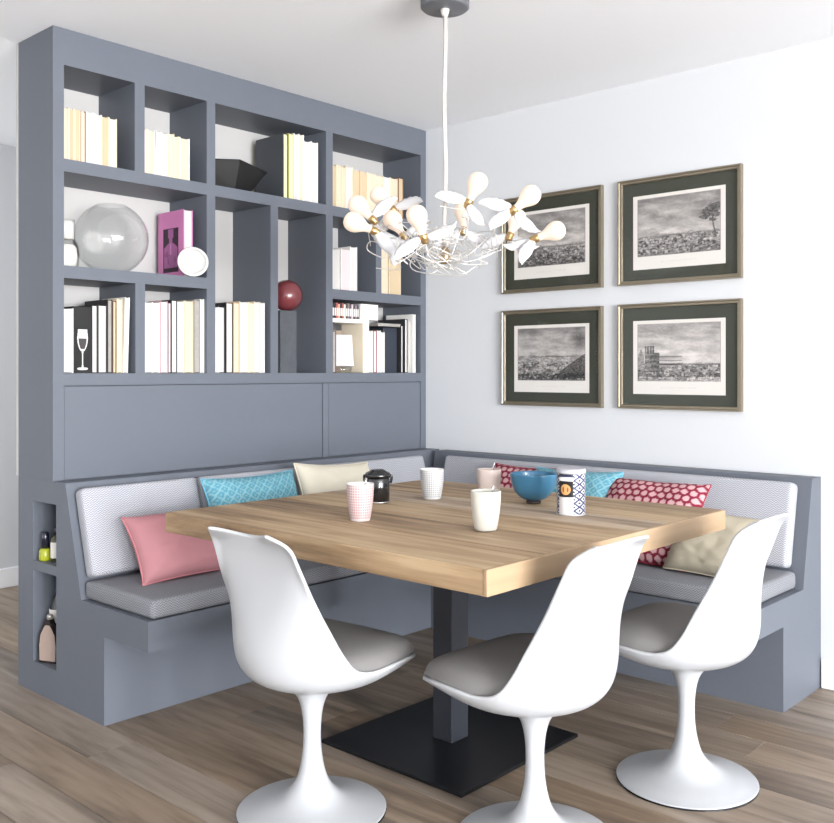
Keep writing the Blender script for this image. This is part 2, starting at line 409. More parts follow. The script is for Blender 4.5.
# ------------------------------------------------------------------ pillows
def pillow(name, label, w, h, t, loc, up, nrm, colf, spin=0., group=None, n=44, seed=0, seam=None):
    """square scatter cushion; loc = middle of the bottom edge, up = direction of its height, nrm = facing"""
    up = Vector(up).normalized(); nrm = Vector(nrm); nrm = (nrm-up*nrm.dot(up)).normalized(); xa = up.cross(nrm)
    q = Matrix.Rotation(spin, 3, nrm); up = q @ up; xa = q @ xa
    ctr = Vector(loc)+up*h/2
    v, f, cols = [], [], []
    for side in (1, -1):
        for j in range(n+1):
            for i in range(n+1):
                a, b = 2*i/n-1, 2*j/n-1
                # pinched edges, pointed corners
                px = a*(1-.075*(1-a*a)*0-.07*(1-b*b)*abs(a)**3); py = b*(1-.07*(1-a*a)*abs(b)**3)
                th = ((1-a**4)*(1-b**4))**.55
                nz = mnoise.noise(Vector((a*2.1+seed, b*2.1, side+seed)))*.10
                z = side*t/2*(th*(1+nz))
                wr = mnoise.noise(Vector((a*5+seed*3, b*5, 4)))*.004*th
                v.append((px*w/2, py*h/2, z+wr)); cols.append(colf((a+1)/2*w, (b+1)/2*h))
    K = (n+1)**2
    for s in (0, 1):
        for j in range(n):
            for i in range(n):
                q4 = (s*K+j*(n+1)+i, s*K+j*(n+1)+i+1, s*K+(j+1)*(n+1)+i+1, s*K+(j+1)*(n+1)+i)
                f.append(q4 if s == 0 else q4[::-1])
    me = me_py(name, v, f, True); setcol(me, np.array([lin(c) for c in cols])*.66)
    bm = bmesh.new(); bm.from_mesh(me); bmesh.ops.remove_doubles(bm, verts=bm.verts[:], dist=1e-6); bm.to_mesh(me); bm.free()
    o = link(name, me, VCF); o.matrix_world = Matrix.Translation(ctr) @ basis(xa, up, nrm).to_4x4()
    tag(o, label, 'pillow', group)
    # seam cord round the edge
    ring = []
    for k in range(4):
        for i in range(n):
            ring.append((i, 0) if k == 0 else ((n, i) if k == 1 else ((n-i, n) if k == 2 else (0, n-i))))
    pts = [v[j*(n+1)+i] for i, j in ring]; pts.append(pts[0])
    sm = link('seam', tube('seam', [(p[0], p[1], 0) for p in pts], .0028, 5), mat(*(seam or ('seam_cream', (226, 218, 196), .9))), o)
    return o
def plain(c, amt=3):
    return lambda x, y: c
def blue_lattice(x, y):
    p = .021; i = x/p; j = y/p
    a = abs((i+j) % 2-1); b = abs((i-j) % 2-1)
    return (158, 208, 220) if (a > .78 or b > .78 or (a < .25 and b < .25)) else (104, 176, 198)
def red_scales(x, y):
    p = .036; j = math.floor(y/(p*.82)); xo = .5*p if j % 2 else 0
    dx = ((x+xo) % p)/p-.5; dy = (y % (p*.82))/(p*.82)-.5
    return (232, 186, 188) if (dx/.38)**2+(dy/.40)**2 < 1 else (142, 40, 66)
upl = bl
zs = .4785
pillow('pillow', 'plain pink pillow leaning at the left end of the bench', .46, .265, .13, (.435, -1.725, zs), (-.55, 0, .84), (.87, 0, .5), plain((214, 152, 158)), seed=1, seam=('seam_pink', (200, 128, 134), .9))
pillow('pillow', 'light blue patterned pillow beside the cream pillow below the bookcase', .46, .355, .13, (.385, -1.362, zs), (-.38, 0, .92), (.92, 0, .38), blue_lattice, n=80, seed=2, seam=('seam_blue', (110, 180, 205), .9))
pillow('pillow', 'small cream pillow below the bookcase behind the black canister', .43, .37, .13, (.385, -.925, zs), (-.36, 0, .92), (.92, 0, .38), plain((250, 242, 222)), spin=-.06, seed=3)
pillow('pillow', 'red and pink patterned pillow in the corner behind the blue bowl', .38, .335, .12, (.855, -.345, zs), (0, .28, .95), (0, -.95, .28), red_scales, n=90, seed=4, seam=('seam_red', (150, 40, 60), .9))
pillow('pillow', 'light blue patterned pillow between two red patterned pillows', .44, .36, .13, (1.155, -.425, zs), (.03, .42, .9), (0, -.9, .42), blue_lattice, n=80, spin=.05, seed=5, seam=('seam_blue', (110, 180, 205), .9))
pillow('pillow', 'red and pink patterned pillow beside the beige pillow under the pictures', .45, .375, .13, (1.53, -.48, zs), (0, .60, .85), (0, -.85, .60), red_scales, n=90, seed=6, seam=('seam_red', (150, 40, 60), .9))
pillow('pillow', 'plain beige pillow at the right end of the bench', .375, .255, .13, (1.865, -.515, zs), (.06, .50, .86), (0, -.86, .50), plain((208, 198, 176)), seed=8, seam=('seam_beige', (196, 186, 164), .9))

# ------------------------------------------------------------------ table
TX0, TX1, TY0, TY1, TZ = .665, 2.027, -2.013, -.727, .765
TCX, TCY = 1.353, -1.364
tb = tag(empty('dining_table', (TCX, TCY, 0)), 'square rustic oak plank dining table on a black steel pedestal', 'table')
ys = [TY0, -1.765, -1.53, -1.30, -1.09, -.9, TY1]
for a, b in zip(ys, ys[1:]):
    o = boxo('plank', WOOD_T, tb, TX0, TX1-.014, a+.0016, b-.0016, TZ-.065, TZ, .003, 2); o.location -= Vector((TCX, TCY, 0))
eb = boxo('edge_board', wood('edge_oak', [(136, 112, 86), (150, 126, 98), (160, 136, 108), (170, 146, 118)], .6, 6, .08, 1.2, .02), tb, -(TY1-TY0)/2, (TY1-TY0)/2, -.0065, .0065, -.0325, .0325, .003, 2)
eb.rotation_euler.z = PI/2; eb.location = (TX1-.007-TCX, (TY0+TY1)/2-TCY, TZ-.0325)
def tpart(name, m, x0, x1, y0, y1, z0, z1, bev=.002):
    o = boxo(name, m, tb, x0, x1, y0, y1, z0, z1, bev, 1); return o
tpart('base_plate', STEEL_B, -.304, .304, -.304, .304, .0005, .012)
tpart('column', STEEL_G, -.042, .042, -.042, .042, .012, TZ-.075)
tpart('mounting_plate', STEEL_B, -.30, .30, -.30, .30, TZ-.075, TZ-.065)

# ------------------------------------------------------------------ tulip chairs
SP = [(0.2526, 0.4106), (0.2009, 0.3882), (0.1165, 0.3622), (0.0179, 0.3524), (-0.090, 0.3627), (-0.171, 0.3969), (-0.200, 0.4555), (-0.196, 0.5314), (-0.191, 0.6025), (-0.193, 0.6839), (-0.204, 0.7558), (-0.222, 0.8029)]
RM = [(0.1836, 0.2341, 0.416), (0.2208, 0.1669, 0.4342), (0.2353, 0.0711, 0.4372), (0.231, -0.0017, 0.4343), (0.2192, -0.0517, 0.4495), (0.2019, -0.0788, 0.4925), (0.1804, -0.1028, 0.5519), (0.1671, -0.1349, 0.6158), (0.1609, -0.1687, 0.6793), (0.1518, -0.1967, 0.7386), (0.1418, -0.2226, 0.7883), (0.1014, -0.2679, 0.8197)]
def make_chair(label):
    ch = tag(empty('tulip_chair'), label, 'chair', 'white tulip chairs around the table')
    sp = catmull([(0, *p) for p in SP], 3); rm = catmull(RM, 3)
    n = 12; v, f = [], []; K = 2*n+1
    for r, (s, q) in enumerate(zip(sp, rm)):
        t = r/(len(sp)-1)
        for c in range(-n, n+1):
            u = abs(c)/n; sg = 1 if c >= 0 else -1
            th = u*PI*.46
            fx = math.sin(th)/math.sin(PI*.46); g = (1-math.cos(th))/(1-math.cos(PI*.46))
            if t < .12: k = t/.12; g = g*k+(1-k)*u**2
            if t > .9: k = (1-t)/.1; fx = fx*k+(1-k)*u**.9; g = g*k+(1-k)*u**1.8
            fl_ = max(0, (u-.7)/.3)**2
            fr = max(0, min(1, (t-.28)/.2))
            x = q[0]*fx*sg+sg*.008*fl_*fr; y = s[1]+(q[1]-s[1])*g-.012*fl_*fr; z = s[2]+(q[2]-s[2])*g
            v.append((x, y, z))
    for r in range(len(sp)-1):
        for c in range(K-1): f.append((r*K+c, r*K+c+1, (r+1)*K+c+1, (r+1)*K+c))
    bm = bmesh.new(); me = me_py('seat_shell', v, f, True); bm.from_mesh(me); bpy.data.meshes.remove(me)
    me = fin(bm, 'seat_shell', True)
    sh = link('seat_shell', me, PLASTIC, ch)
    so = sh.modifiers.new('thick', 'SOLIDIFY'); so.thickness = .011; so.offset = 0
    sb = sh.modifiers.new('smooth', 'SUBSURF'); sb.levels = 1; sb.render_levels = 2
    # pedestal
    prof = [(0, 0.0032), (.203, .0032), (.2075, .006), (.207, .009), (.194, .012), (.16, .021), (.11, .034), (.075, .052), (.05, .08), (.036, .115), (.0275, .16), (.0245, .205), (.0255, .25), (.031, .29), (.041, .32), (.058, .343), (.070, .348), (.070, .357), (0, .357)]
    pp = [tuple(p) for p in catmull(prof[2:-3], 3)]
    link('pedestal', lathe('pedestal', prof[:2]+pp+prof[-3:], 56), PLASTIC, ch)
    link('floor_glide', lathe('floor_glide', [(0, .0002), (.206, .0002), (.2085, .0010), (.2085, .0030), (0, .0030)], 56), BLACK, ch)
    # upholstered seat pad: its edge follows the inside of the shell
    T = len(sp); K = 2*n+1
    def G(r, c): return Vector(v[r*K+c+n])
    r0_, r1_ = 0, int(T*.40)
    def CS(r): return int(round(n*(.98-.14*r/r1_)))
    c0_, c1_ = CS(r0_), CS(r1_)
    ring = [G(r0_, c) for c in range(-c0_, c0_)]+[G(r, CS(r)) for r in range(r0_, r1_)]+[G(r1_, c) for c in range(c1_, -c1_, -1)]+[G(r, -CS(r)) for r in range(r1_, r0_, -1)]
    ring = [p+Vector((0, 0, .0075)) for p in ring]
    for _ in range(3): ring = [(ring[i-1]+ring[i]*2+ring[(i+1) % len(ring)])/4 for i in range(len(ring))]
    ctr = Vector((0, .045, .438)); rings, seg = 18, len(ring); pv, pf = [], []
    for sgn in (1, -1):
        for r in range(rings+1):
            k = math.sin(r/rings*PI/2)
            for q in ring:
                zc = ctr.z+(q.z-ctr.z)*k**2.5 if sgn > 0 else ctr.z-.075+(q.z-ctr.z+.075)*k**2
                rise = (.026*(1-k**6)+.026*(1-k**30)) if sgn > 0 else 0
                pv.append((q.x*k, ctr.y+(q.y-ctr.y)*k, zc+rise))
    for s_ in (0, 1):
        o0 = s_*(rings+1)*seg
        for r in range(rings):
            for i in range(seg): pf.append((o0+r*seg+i, o0+r*seg+(i+1) % seg, o0+(r+1)*seg+(i+1) % seg, o0+(r+1)*seg+i))
    bm = bmesh.new(); me = me_py('seat_pad', pv, pf); bm.from_mesh(me); bpy.data.meshes.remove(me)
    bmesh.ops.remove_doubles(bm, verts=bm.verts[:], dist=1e-5)
    link('seat_pad', fin(bm, 'seat_pad', True), PAD, ch)
    return ch
c1 = make_chair('white tulip chair nearest the pink pillow, at the left table side')
c1.location = (1.390, -2.001, 0); c1.rotation_euler.z = math.radians(3.9)
c2 = copy_tree(c1); c2['label'] = 'white tulip chair in the middle foreground at the front table corner'
c2.location = (1.955, -1.722, 0); c2.rotation_euler.z = math.radians(87.3)
c3 = copy_tree(c1); c3['label'] = 'white tulip chair nearest the right end of the bench and the beige pillow'
c3.location = (2.083, -1.122, 0); c3.rotation_euler.z = math.radians(89.7)

# ------------------------------------------------------------------ pictures
def fbm(u, v, s, sx=1., sy=1., oct=4):
    return mnoise.fractal(Vector((u*sx*s, v*sy*s, s*3.7)), .9, 2.1, oct)
def engraving(kind):
    """grey value 0..1 of an old battlefield engraving at u,v (0..1, v up)"""
    seed = {'plain': 1, 'tree': 2, 'hill': 3, 'castle': 4}[kind]*11.3
    rng = random.Random(seed)
    # groups of little figures, riders and smoke
    figs = [(rng.random(), .02+.30*rng.random()**1.3, .008+.012*rng.random(), .02+.035*rng.random(), rng.choice((.12, .25, .9, .85, .3, .15))) for _ in range(230)]
    hz = {'plain': .36, 'tree': .34, 'hill': .46, 'castle': .30}[kind]
    def val(u, v):
        nz = fbm(u+seed, v, 4.0, 1, 2.2); fine = fbm(u+seed, v, 38, 1, 1.6, 3)
        if v > hz:
            g = .80-.20*(v-hz)/(1-hz)+.17*nz+.05*fine+.03*math.sin(v*420)
            if kind == 'castle': g += .10
            if kind == 'hill': g -= .34*max(0, 1-math.hypot((u-.93)/.2, (v-.74)/.2))
        else:
            d = (hz-v)/hz
            g = .66-.16*d+.22*fbm(u+seed, v, 9, 1, 5)+.20*fine
        if abs(v-hz) < .022+.02*fbm(u, seed, 9): g -= .25*(.6+fine)
        for fx, fy, fw, fh, fv in figs:
            if fy < hz-.05 and abs(u-fx) < fw and fy < v < fy+fh: g = .5*g+.5*fv+.15*fine; break
        if kind == 'plain' and v < hz and v < .12+.22*math.exp(-((u-.25)/.3)**2): g -= .06
        if kind == 'tree':
            for cx, cy, rx, ry in ((.89, .66, .12, .07), (.95, .74, .09, .06), (.83, .58, .07, .045), (.95, .60, .07, .05), (.92, .52, .05, .03)):
                if math.hypot((u-cx)/rx, (v-cy)/ry) < 1+.5*fbm(u, v, 30): g = min(g, .38+.25*fine)
            if abs(u-.935-.02*math.sin(v*9)) < .008 and .28 < v < .6: g = .35
        if kind == 'hill':
            top = .10+.40*max(0, (u-.60)/.4)**.8 if u > .60 else 0
            if v < top and v > .05: g = .33+.22*fine+.10*fbm(u, v, 14)
            if v < .13: g -= .12
        if kind == 'castle':
            if .09 < u < .27 and .16 < v < (.62 if (u*40 % 1.4) > .4 and u < .21 else .50): g = .52+.22*fine-.12*(u > .16)+.08*math.sin(v*70)
            if .0 < u < .08 and .2 < v < .42+.16*(1-abs(u-.04)/.04): g = .62+.2*fine
            for yy in (.36, .43, .30):
                if abs(v-yy) < .012 and .27 < u < .55: g -= .25
            if v < .07: g += .18
        return min(.97, max(.05, g))
    return val
def picture(label, x0, x1, z0, z1, kind):
    cx_, cz_ = (x0+x1)/2, (z0+z1)/2; w, h = x1-x0, z1-z0
    pr = tag(empty('framed_picture', (cx_, -.001, cz_)), label, 'picture', 'four framed engravings on the wall')
    fw, fd = .020, .024
    FR = mat('bronze_frame', (146, 136, 118), .35, .75, var=.12, scale=12); FR2 = mat('frame_inner_lip', (92, 84, 68), .4, .7)
    bm = bmesh.new()
    for a, b in ((0, fw), (fw, fw+.004)): pass
    # mitred moulding: profile swept round the rectangle
    P = [(0, 0), (0, -fd), (.006, -fd), (.009, -fd+.005), (fw-.003, -fd+.005), (fw, -fd+.012), (fw, 0)]
    rings = []
    for d, yy in P:
        rings.append([bm.verts.new((sx*(w/2-d), yy, sz*(h/2-d))) for sx, sz in ((-1, -1), (1, -1), (1, 1), (-1, 1))])
    for a, b in zip(rings, rings[1:]+rings[:1]):
        for i in range(4): bm.faces.new((a[i], a[(i+1) % 4], b[(i+1) % 4], b[i]))
    link('frame', fin(bm, 'frame'), FR, pr)
    MT = mat('mat_dark_green', (52, 55, 44), .85, var=.05)
    iw, ih = w/2-fw, h/2-fw
    link('mat_board', boxme('mat_board', -iw, iw, -.009, -.004, -ih, ih), MT, pr)
    # paper with the printed engraving (flat print)
    mx, mt_, mb = .052, .056, .046
    px0, px1, pz0, pz1 = -iw+mx, iw-mx, -ih+mb, ih-mt_
    nu, nv = 190, 140; val = engraving(kind); v, cols = [], []
    for j in range(nv+1):
        for i in range(nu+1):
            a, b = i/nu, j/nv
            v.append((px0+(px1-px0)*a, -.0095, pz0+(pz1-pz0)*b))
            ea, eb = (a-.055)/.89, (b-.175)/.775
            if 0 <= ea <= 1 and 0 <= eb <= 1:
                g = val(ea, eb); c = (g*222, g*216, g*212)
            else:
                c = (218, 214, 208)
                if abs(ea-.5) < .503 and abs(eb-.5) < .504: c = (120, 116, 112)
                if .085 < b < .10 and .3 < a < .7 and random.random() < .5: c = (205, 200, 195)
                if .055 < b < .063 and .4 < a < .6 and random.random() < .5: c = (212, 208, 202)
            cols.append(lin(tuple(min(255, max(0, q)) for q in c)))
    f = [(j*(nu+1)+i, j*(nu+1)+i+1, (j+1)*(nu+1)+i+1, (j+1)*(nu+1)+i) for j in range(nv) for i in range(nu)]
    me = me_py('print', v, f); setcol(me, np.array(cols)); link('print', me, VC, pr)
    link('glass', me_py('glass', [(-iw, -.0120, -ih), (iw, -.0120, -ih), (iw, -.0120, ih), (-iw, -.0120, ih)], [(0, 1, 2, 3)]), PANE, pr)
    return pr
picture('framed engraving at upper left, partly hidden by the chandelier bulbs', .528, 1.106, 1.617, 2.087, 'plain')
picture('framed engraving at upper right with a tall tree at its right side', 1.192, 1.771, 1.617, 2.087, 'tree')
picture('framed engraving at lower left with a dark hillside at its right', .528, 1.106, 1.065, 1.532, 'hill')
picture('framed engraving at lower right with a castle tower at its left', 1.192, 1.771, 1.065, 1.532, 'castle')

# ------------------------------------------------------------------ chandelier with winged bulbs
F = Vector((-math.sin(YAW), math.cos(YAW), 0)); R = Vector((math.cos(YAW), math.sin(YAW), 0))
CC = Vector((1.298, -1.330, 0))      # ceiling point over the table
chd = tag(empty('chandelier', (CC.x, CC.y, ZC)), 'chandelier of winged frosted bulbs on tangled silver wires over the table', 'chandelier')
def loc(a, b, z): return R*a+F*b+Vector((0, 0, z-ZC))      # a: to the side, b: in depth, z: height (local to the fitting)
CANM = mat('canopy_grey', (120, 122, 127), .35, .5)
can = link('ceiling_canopy', lathe('ceiling_canopy', [(0, -.062), (.076, -.062), (.083, -.056), (.083, -.048), (.080, -.046), (.083, -.044), (.083, -.001), (0, -.001)], 48), CANM, chd)
link('cord_grip', lathe('cord_grip', [(0, -.085), (.010, -.085), (.016, -.0625), (0, -.0625)], 20), mat('grip_white', (214, 208, 202), .5), can)
CORD = mat('cord_white', (196, 190, 184), .55)
link('cord', tube('cord', [Vector((.002*math.sin(i*.8), .002*math.cos(i*.7), -.08-i*(ZC-.08-1.655)/14)) for i in range(15)], .0075, 8), CORD, chd)
HUBZ = 1.625
link('hub', lathe('hub', [(0, -.03), (.014, -.027), (.018, -.01), (.018, .012), (.009, .03), (0, .032)], 20), mat('hub_brass', (176, 152, 118), .3, .8), chd).location = (0, 0, HUBZ-ZC)
BRASS = mat('socket_brass', (190, 160, 112), .3, .9); BULB = mat('frosted_bulb', (196, 178, 162), .35, emit=.5, var=.01)
WING = mat('white_feather', (206, 206, 208), .8, var=.01); WIRE = mat('silver_wire', (214, 211, 207), .35, .5)
bulb_me = lathe('bulb', [tuple(p) for p in catmull([(.0125, 0), (.0135, .012), (.019, .027), (.029, .045), (.0335, .062), (.030, .080), (.018, .093), (0, .0975)], 3)], 24)
bulb_me.materials.append(BULB)
sock_me = lathe('socket', [(0, -.030), (.009, -.030), (.012, -.024), (.0125, -.018), (.0145, -.016), (.0145, -.003), (.013, .001), (0, .001)], 18); sock_me.materials.append(BRASS)
def wing_me(flip):
    """a little feathered wing: straight leading edge, scalloped trailing edge, slightly cupped"""
    n = 16; top, bot = [], []
    for i in range(n+1):
        t = i/n; x = t*.105
        lead = .005+.012*math.sin(min(1, t*1.25)*PI*.8); trail = -.021*math.sin(min(1, (t+.08)*.98)*PI)**.7-.004*abs(math.sin(t*PI*4.5))-.004
        if t > .97: trail = lead-.004
        z = .022*t*t
        top.append((x, lead*flip, z-.006*t)); bot.append((x, trail*flip, z))
    v, f = [], []
    for k in range(n+1):
        for s in range(5):
            w_ = s/4; p, q = top[k], bot[k]
            v.append((p[0]+(q[0]-p[0])*w_, p[1]+(q[1]-p[1])*w_, p[2]+(q[2]-p[2])*w_+.006*math.sin(w_*PI)))
    for k in range(n):
        for s in range(4): f.append((k*5+s, k*5+s+1, (k+1)*5+s+1, (k+1)*5+s))
    me = me_py('wing', v, f, True)
    bm = bmesh.new(); bm.from_mesh(me); bmesh.ops.recalc_face_normals(bm, faces=bm.faces[:])
    bmesh.ops.solidify(bm, geom=bm.faces[:], thickness=.0012); bm.to_mesh(me); bm.free(); me.materials.append(WING)
    return me
wing_l, wing_r = wing_me(1), wing_me(-1)
# (side, depth, height) of each socket, bulb direction, wing directions
BUL = [((-.190, .16, 1.815), (-.75, .1, .80), [(1, -.2, .22), (-.35, .1, -.55)]),
       ((-.256, .05, 1.762), (-.75, .1, .75), [(.5, .3, .5), (.3, .2, -.6)]),
       ((-.243, -.10, 1.698), (-.95, -.1, .40), [(.6, -.2, -.75), (.7, .4, -.3)]),
       ((-.150, .12, 1.718), (-.55, .2, .8), [(-.3, 0, -.9), (.5, .3, .3)]),
       ((-.072, -.22, 1.664), (-.30, -.2, .95), [(-.75, -.1, -.65), (1, -.2, .25)]),
       ((.082, -.08, 1.800), (.42, -.1, .9), [(-1, -.1, .12), (.35, -.3, -.75)]),
       ((.070, .26, 1.760), (0, .2, 1), [(-.8, .2, -.5), (.7, .3, -.4)]),
       ((.232, -.12, 1.765), (.75, -.1, .66), [(-1, .2, .22), (.6, -.2, -.75), (-.75, -.2, -.6)]),
       ((.240, .20, 1.730), (.35, .2, .9), [(-.8, .2, -.4), (.7, -.2, -.45)]),
       ((.320, .02, 1.690), (.88, -.1, .32), [(-.55, -.2, -.8), (-.8, .2, -.25)])]
rng = random.Random(3)
for pos, d, wings in BUL:
    p = loc(*pos); dw = (R*d[0]+F*d[1]+EZ*d[2]).normalized()
    b = link('light_bulb', bulb_me, None, chd); b.location = p; b.rotation_euler = dw.to_track_quat('Z', 'X').to_euler()
    link('socket', sock_me, None, b)
    for k, wd in enumerate(wings):
        q = (R*wd[0]+F*wd[1]+EZ*wd[2]).normalized()
        wo = link('wing', wing_l if (wd[0] < 0) == (k % 2 == 0) else wing_r, None, b)
        face = (-F+EZ*.35+R*.2*rng.uniform(-1, 1)).normalized(); yv = face.cross(q).normalized(); zv = q.cross(yv)
        M = Matrix.Translation(p-dw*.006+q*.012) @ basis(q, yv, zv).to_4x4()
        mb_ = Matrix.Translation(p) @ b.rotation_euler.to_matrix().to_4x4()
        wo.matrix_local = mb_.inverted() @ M
    # wire from the hub to the socket, with slack curls
    e = p-dw*.03; a0 = loc(0, 0, HUBZ)
    pts = [a0]; side = Vector((e.x-a0.x, e.y-a0.y, 0)); m_ = side.length
    for t in (.2, .38, .55, .72, .88):
        pts.append(a0.lerp(e, t)+Vector((rng.uniform(-.05, .05), rng.uniform(-.05, .05), rng.uniform(-.055, .03)-.03*math.sin(t*PI))))
    pts += [e-dw*.03, e]
    link('wire', tube('wire', catmull(pts, 6), .0019, 5), WIRE, chd)
for k in range(16):          # loose tangles of wire
    a = rng.uniform(0, 2*PI); r0 = rng.uniform(.02, .26); c0 = Vector((r0*math.cos(a), r0*math.sin(a), HUBZ-ZC+rng.uniform(-.02, .07)))
    pts = []
    for i in range(rng.randint(7, 10)):
        pts.append(c0+Vector((rng.uniform(-.085, .085), rng.uniform(-.085, .085), rng.uniform(-.05, .055))))
    link('wire', tube('wire', catmull(pts, 6), .0018, 5), WIRE, chd)

# ------------------------------------------------------------------ things on the table
def at(x, y): return (x, y, TZ+.0006)
def cup_me(name, r0, r1, h, colf=None, foot=.004):
    n = 56 if colf else 26; prof = [(0, .001), (r0*.80, .001), (r0*.86, 0)]
    out = [(r0*.88+(r1-r0*.88)*min(1, (t/.9))**.55 if t < .9 else r1, t*h) for t in [i/n for i in range(n+1)]]
    out = [(r0+(r1-r0)*(1-(1-t)**2.0), t*h) for t in [i/n for i in range(n+1)]]
    out[0] = (r0*.93, 0)
    inn = [(q-.0035, z) for q, z in out[::-1] if z > .012]
    prof = [(0, .0008), (r0*.9, .0008)]+out+[(r1-.001, h+.0012), (r1-.003, h+.0008)]+inn+[(0, .012)]
    seg = 128 if colf else 48
    me = lathe(name, prof, seg)
    if colf:
        co = np.array([v.co for v in me.vertices]); cols = []
        for x, y, z in co:
            r = math.hypot(x, y); t = z/h; ro = r0+(r1-r0)*(1-(1-min(1, t))**2)
            cols.append(lin(colf(math.atan2(y, x)/(2*PI) % 1, t) if r > ro-.002 else (246, 243, 240)))
        setcol(me, np.array(cols))
    return me
def spoon(o, ang, tilt, L=.135, low=.02):
    """a teaspoon standing in a cup: stays a thing of its own"""
    d = Vector((math.cos(ang)*math.sin(tilt), math.sin(ang)*math.sin(tilt), math.cos(tilt)))
    base = Vector(o.location)+Vector((-math.cos(ang)*.012, -math.sin(ang)*.012, low))
    s = empty('teaspoon', base)
    pts = [d*(L*i/8) for i in range(9)]; rad = [.0024, .0022, .002, .002, .002, .0023, .0028, .0033, .003]
    link('handle', tube('handle', [p+d*.018 for p in pts], rad, 8), CHROME, s)
    bw = lathe('bowl', [tuple(p) for p in catmull([(0, -.002), (.007, .004), (.0105, .014), (.008, .026), (.002, .034)], 3)], 14)
    bo = link('bowl', bw, CHROME, s); bo.scale = (1, .4, 1); bo.rotation_euler = d.to_track_quat('Z', 'Y').to_euler(); bo.location = -d*.012
    return s
def grid_pat(base, ink, nu, nv, t0, t1):
    def c(u, t):
        if t < t0 or t > t1: return base
        i = (u*nu) % 1; j = (t*nv) % 1
        return ink if (.2 < i < .8 and .2 < j < .8) else base
    return c
def mug(label, x, y, r0, r1, h, m, colf=None):
    me = cup_me('mug', r0, r1, h, colf); o = link('mug', me, m); o.location = at(x, y); return tag(o, label, 'mug')
CREAM = mat('cream_glaze', (200, 197, 187), .3, var=.01); PINKG = mat('blush_glaze', (196, 180, 172), .35, var=.02)
m1 = mug('white mug with pink dot pattern in front of the black canister', 1.275, -1.705, .030, .0425, .115, VCG, grid_pat((200, 190, 188), (176, 138, 138), 32, 14, .08, .97))
m2 = mug('white mug with pale grey dot pattern right of the black canister', 1.108, -1.184, .031, .044, .108, VCG, grid_pat((200, 200, 199), (156, 156, 156), 32, 14, .08, .97))
m3 = mug('plain blush mug beside the blue bowl', 1.235, -1.01, .033, .0455, .103, PINKG)
m4 = mug('plain cream mug nearest the front corner of the table', 1.68, -1.585, .032, .0445, .115, CREAM)
for mg, ang, tl, lb in ((m1, .95, .28, 'teaspoon standing in the pink dotted mug'), (m3, .8, .30, 'teaspoon standing in the blush mug beside the bowl'), (m4, .75, .30, 'teaspoon standing in the plain cream mug')):
    tag(spoon(mg, ang, tl, L=.098), lb, 'spoon')
# black canister with clip lid
ca = tag(empty('canister', at(1.03, -1.385)), 'glossy black lidded canister with side clips on the table', 'canister')
link('body', lathe('body', [(0, 0), (.038, 0), (.0415, .004), (.0415, .085), (.039, .090), (0, .090)], 40), BLACK, ca)
link('lid', lathe('lid', [(0, .0905), (.045, .0905), (.0465, .094), (.0465, .101), (.043, .106), (.028, .113), (.026, .116), (.020, .118), (0, .118)], 40), BLACK, ca)
for a in (.73, .73+PI):
    c0, s0 = math.cos(a), math.sin(a)
    pts = [(c0*.0470, s0*.0470, .099), (c0*.0490, s0*.0490, .092), (c0*.0480, s0*.0480, .080), (c0*.0450, s0*.0450, .070)]
    link('clip', tube('clip', catmull(pts, 4), .0045, 8), BLACK, ca)
link('base_ring', lathe('base_ring', [(.0418, .001), (.0435, .002), (.0435, .006), (.0418, .007)], 36), CHROME, ca)
# bowl
bw = tag(empty('bowl', at(1.452, -1.03)), 'blue ceramic bowl with small dark foot on the table', 'bowl')
outp = [(.026, .012), (.045, .020), (.064, .038), (.076, .062), (.082, .088), (.0835, .104)]
op = [tuple(p) for p in catmull(outp, 4)]
link('vessel', lathe('vessel', [(0, .010)]+op+[(.0825, .106), (.0805, .104)]+[(r-.0045, z+.003) for r, z in op[::-1][1:]]+[(0, .016)], 56), mat('blue_glaze', (58, 114, 146), .3, var=.03, coat=.2), bw)
link('foot', lathe('foot', [(0, 0), (.024, 0), (.027, .004), (.024, .0118), (0, .0118)], 32), mat('dark_foot', (48, 36, 34), .6), bw)
# patterned tin
tn = tag(empty('tin', at(1.692, -1.155)), 'tall cylindrical tin with navy lattice pattern and product panel', 'tin')
RT, HT = .0465, .138
seg, nz = 170, 90
v, f, cols = [], [], []
def tinc(u, t):
    # the printed panel faces the camera side
    if .150 < u < .325:
        a = (u-.150)/.175
        if t > .80: return (232, 230, 228) if t < .90 else (40, 44, 70)
        if t > .42:
            r = math.hypot((a-.5)/.34, (t-.60)/.13)
            if r < 1: return (206, 150, 96) if (r > .62 or abs(a-.5) < .09) else (120, 62, 36)
            return (22, 20, 22)
        return (210, 208, 206)
    i, j = u*15, t*11
    a = abs((i+j) % 2-1); b = abs((i-j) % 2-1)
    if a > .70 or b > .70: return (44, 48, 82)
    if a < .34 and b < .34: return (34, 38, 70)
    return (204, 204, 210)
for j in range(nz+1):
    for i in range(seg):
        a = 2*PI*i/seg; v.append((RT*math.cos(a), RT*math.sin(a), .004+(HT-.004)*j/nz)); cols.append(lin(tinc((i/seg) % 1, j/nz)))
for j in range(nz):
    for i in range(seg): f.append((j*seg+i, j*seg+(i+1) % seg, (j+1)*seg+(i+1) % seg, (j+1)*seg+i))
me = me_py('body', v, f, True); setcol(me, np.array(cols)); tbod = link('body', me, VCG, tn)
tbod.rotation_euler.z = math.radians(-165)
TINM = mat('tin_metal', (205, 204, 206), .3, .8)
link('base_rim', lathe('base_rim', [(0, 0), (RT+.001, 0), (RT+.0015, .002), (RT, .0045), (0, .0045)], 48), TINM, tn)
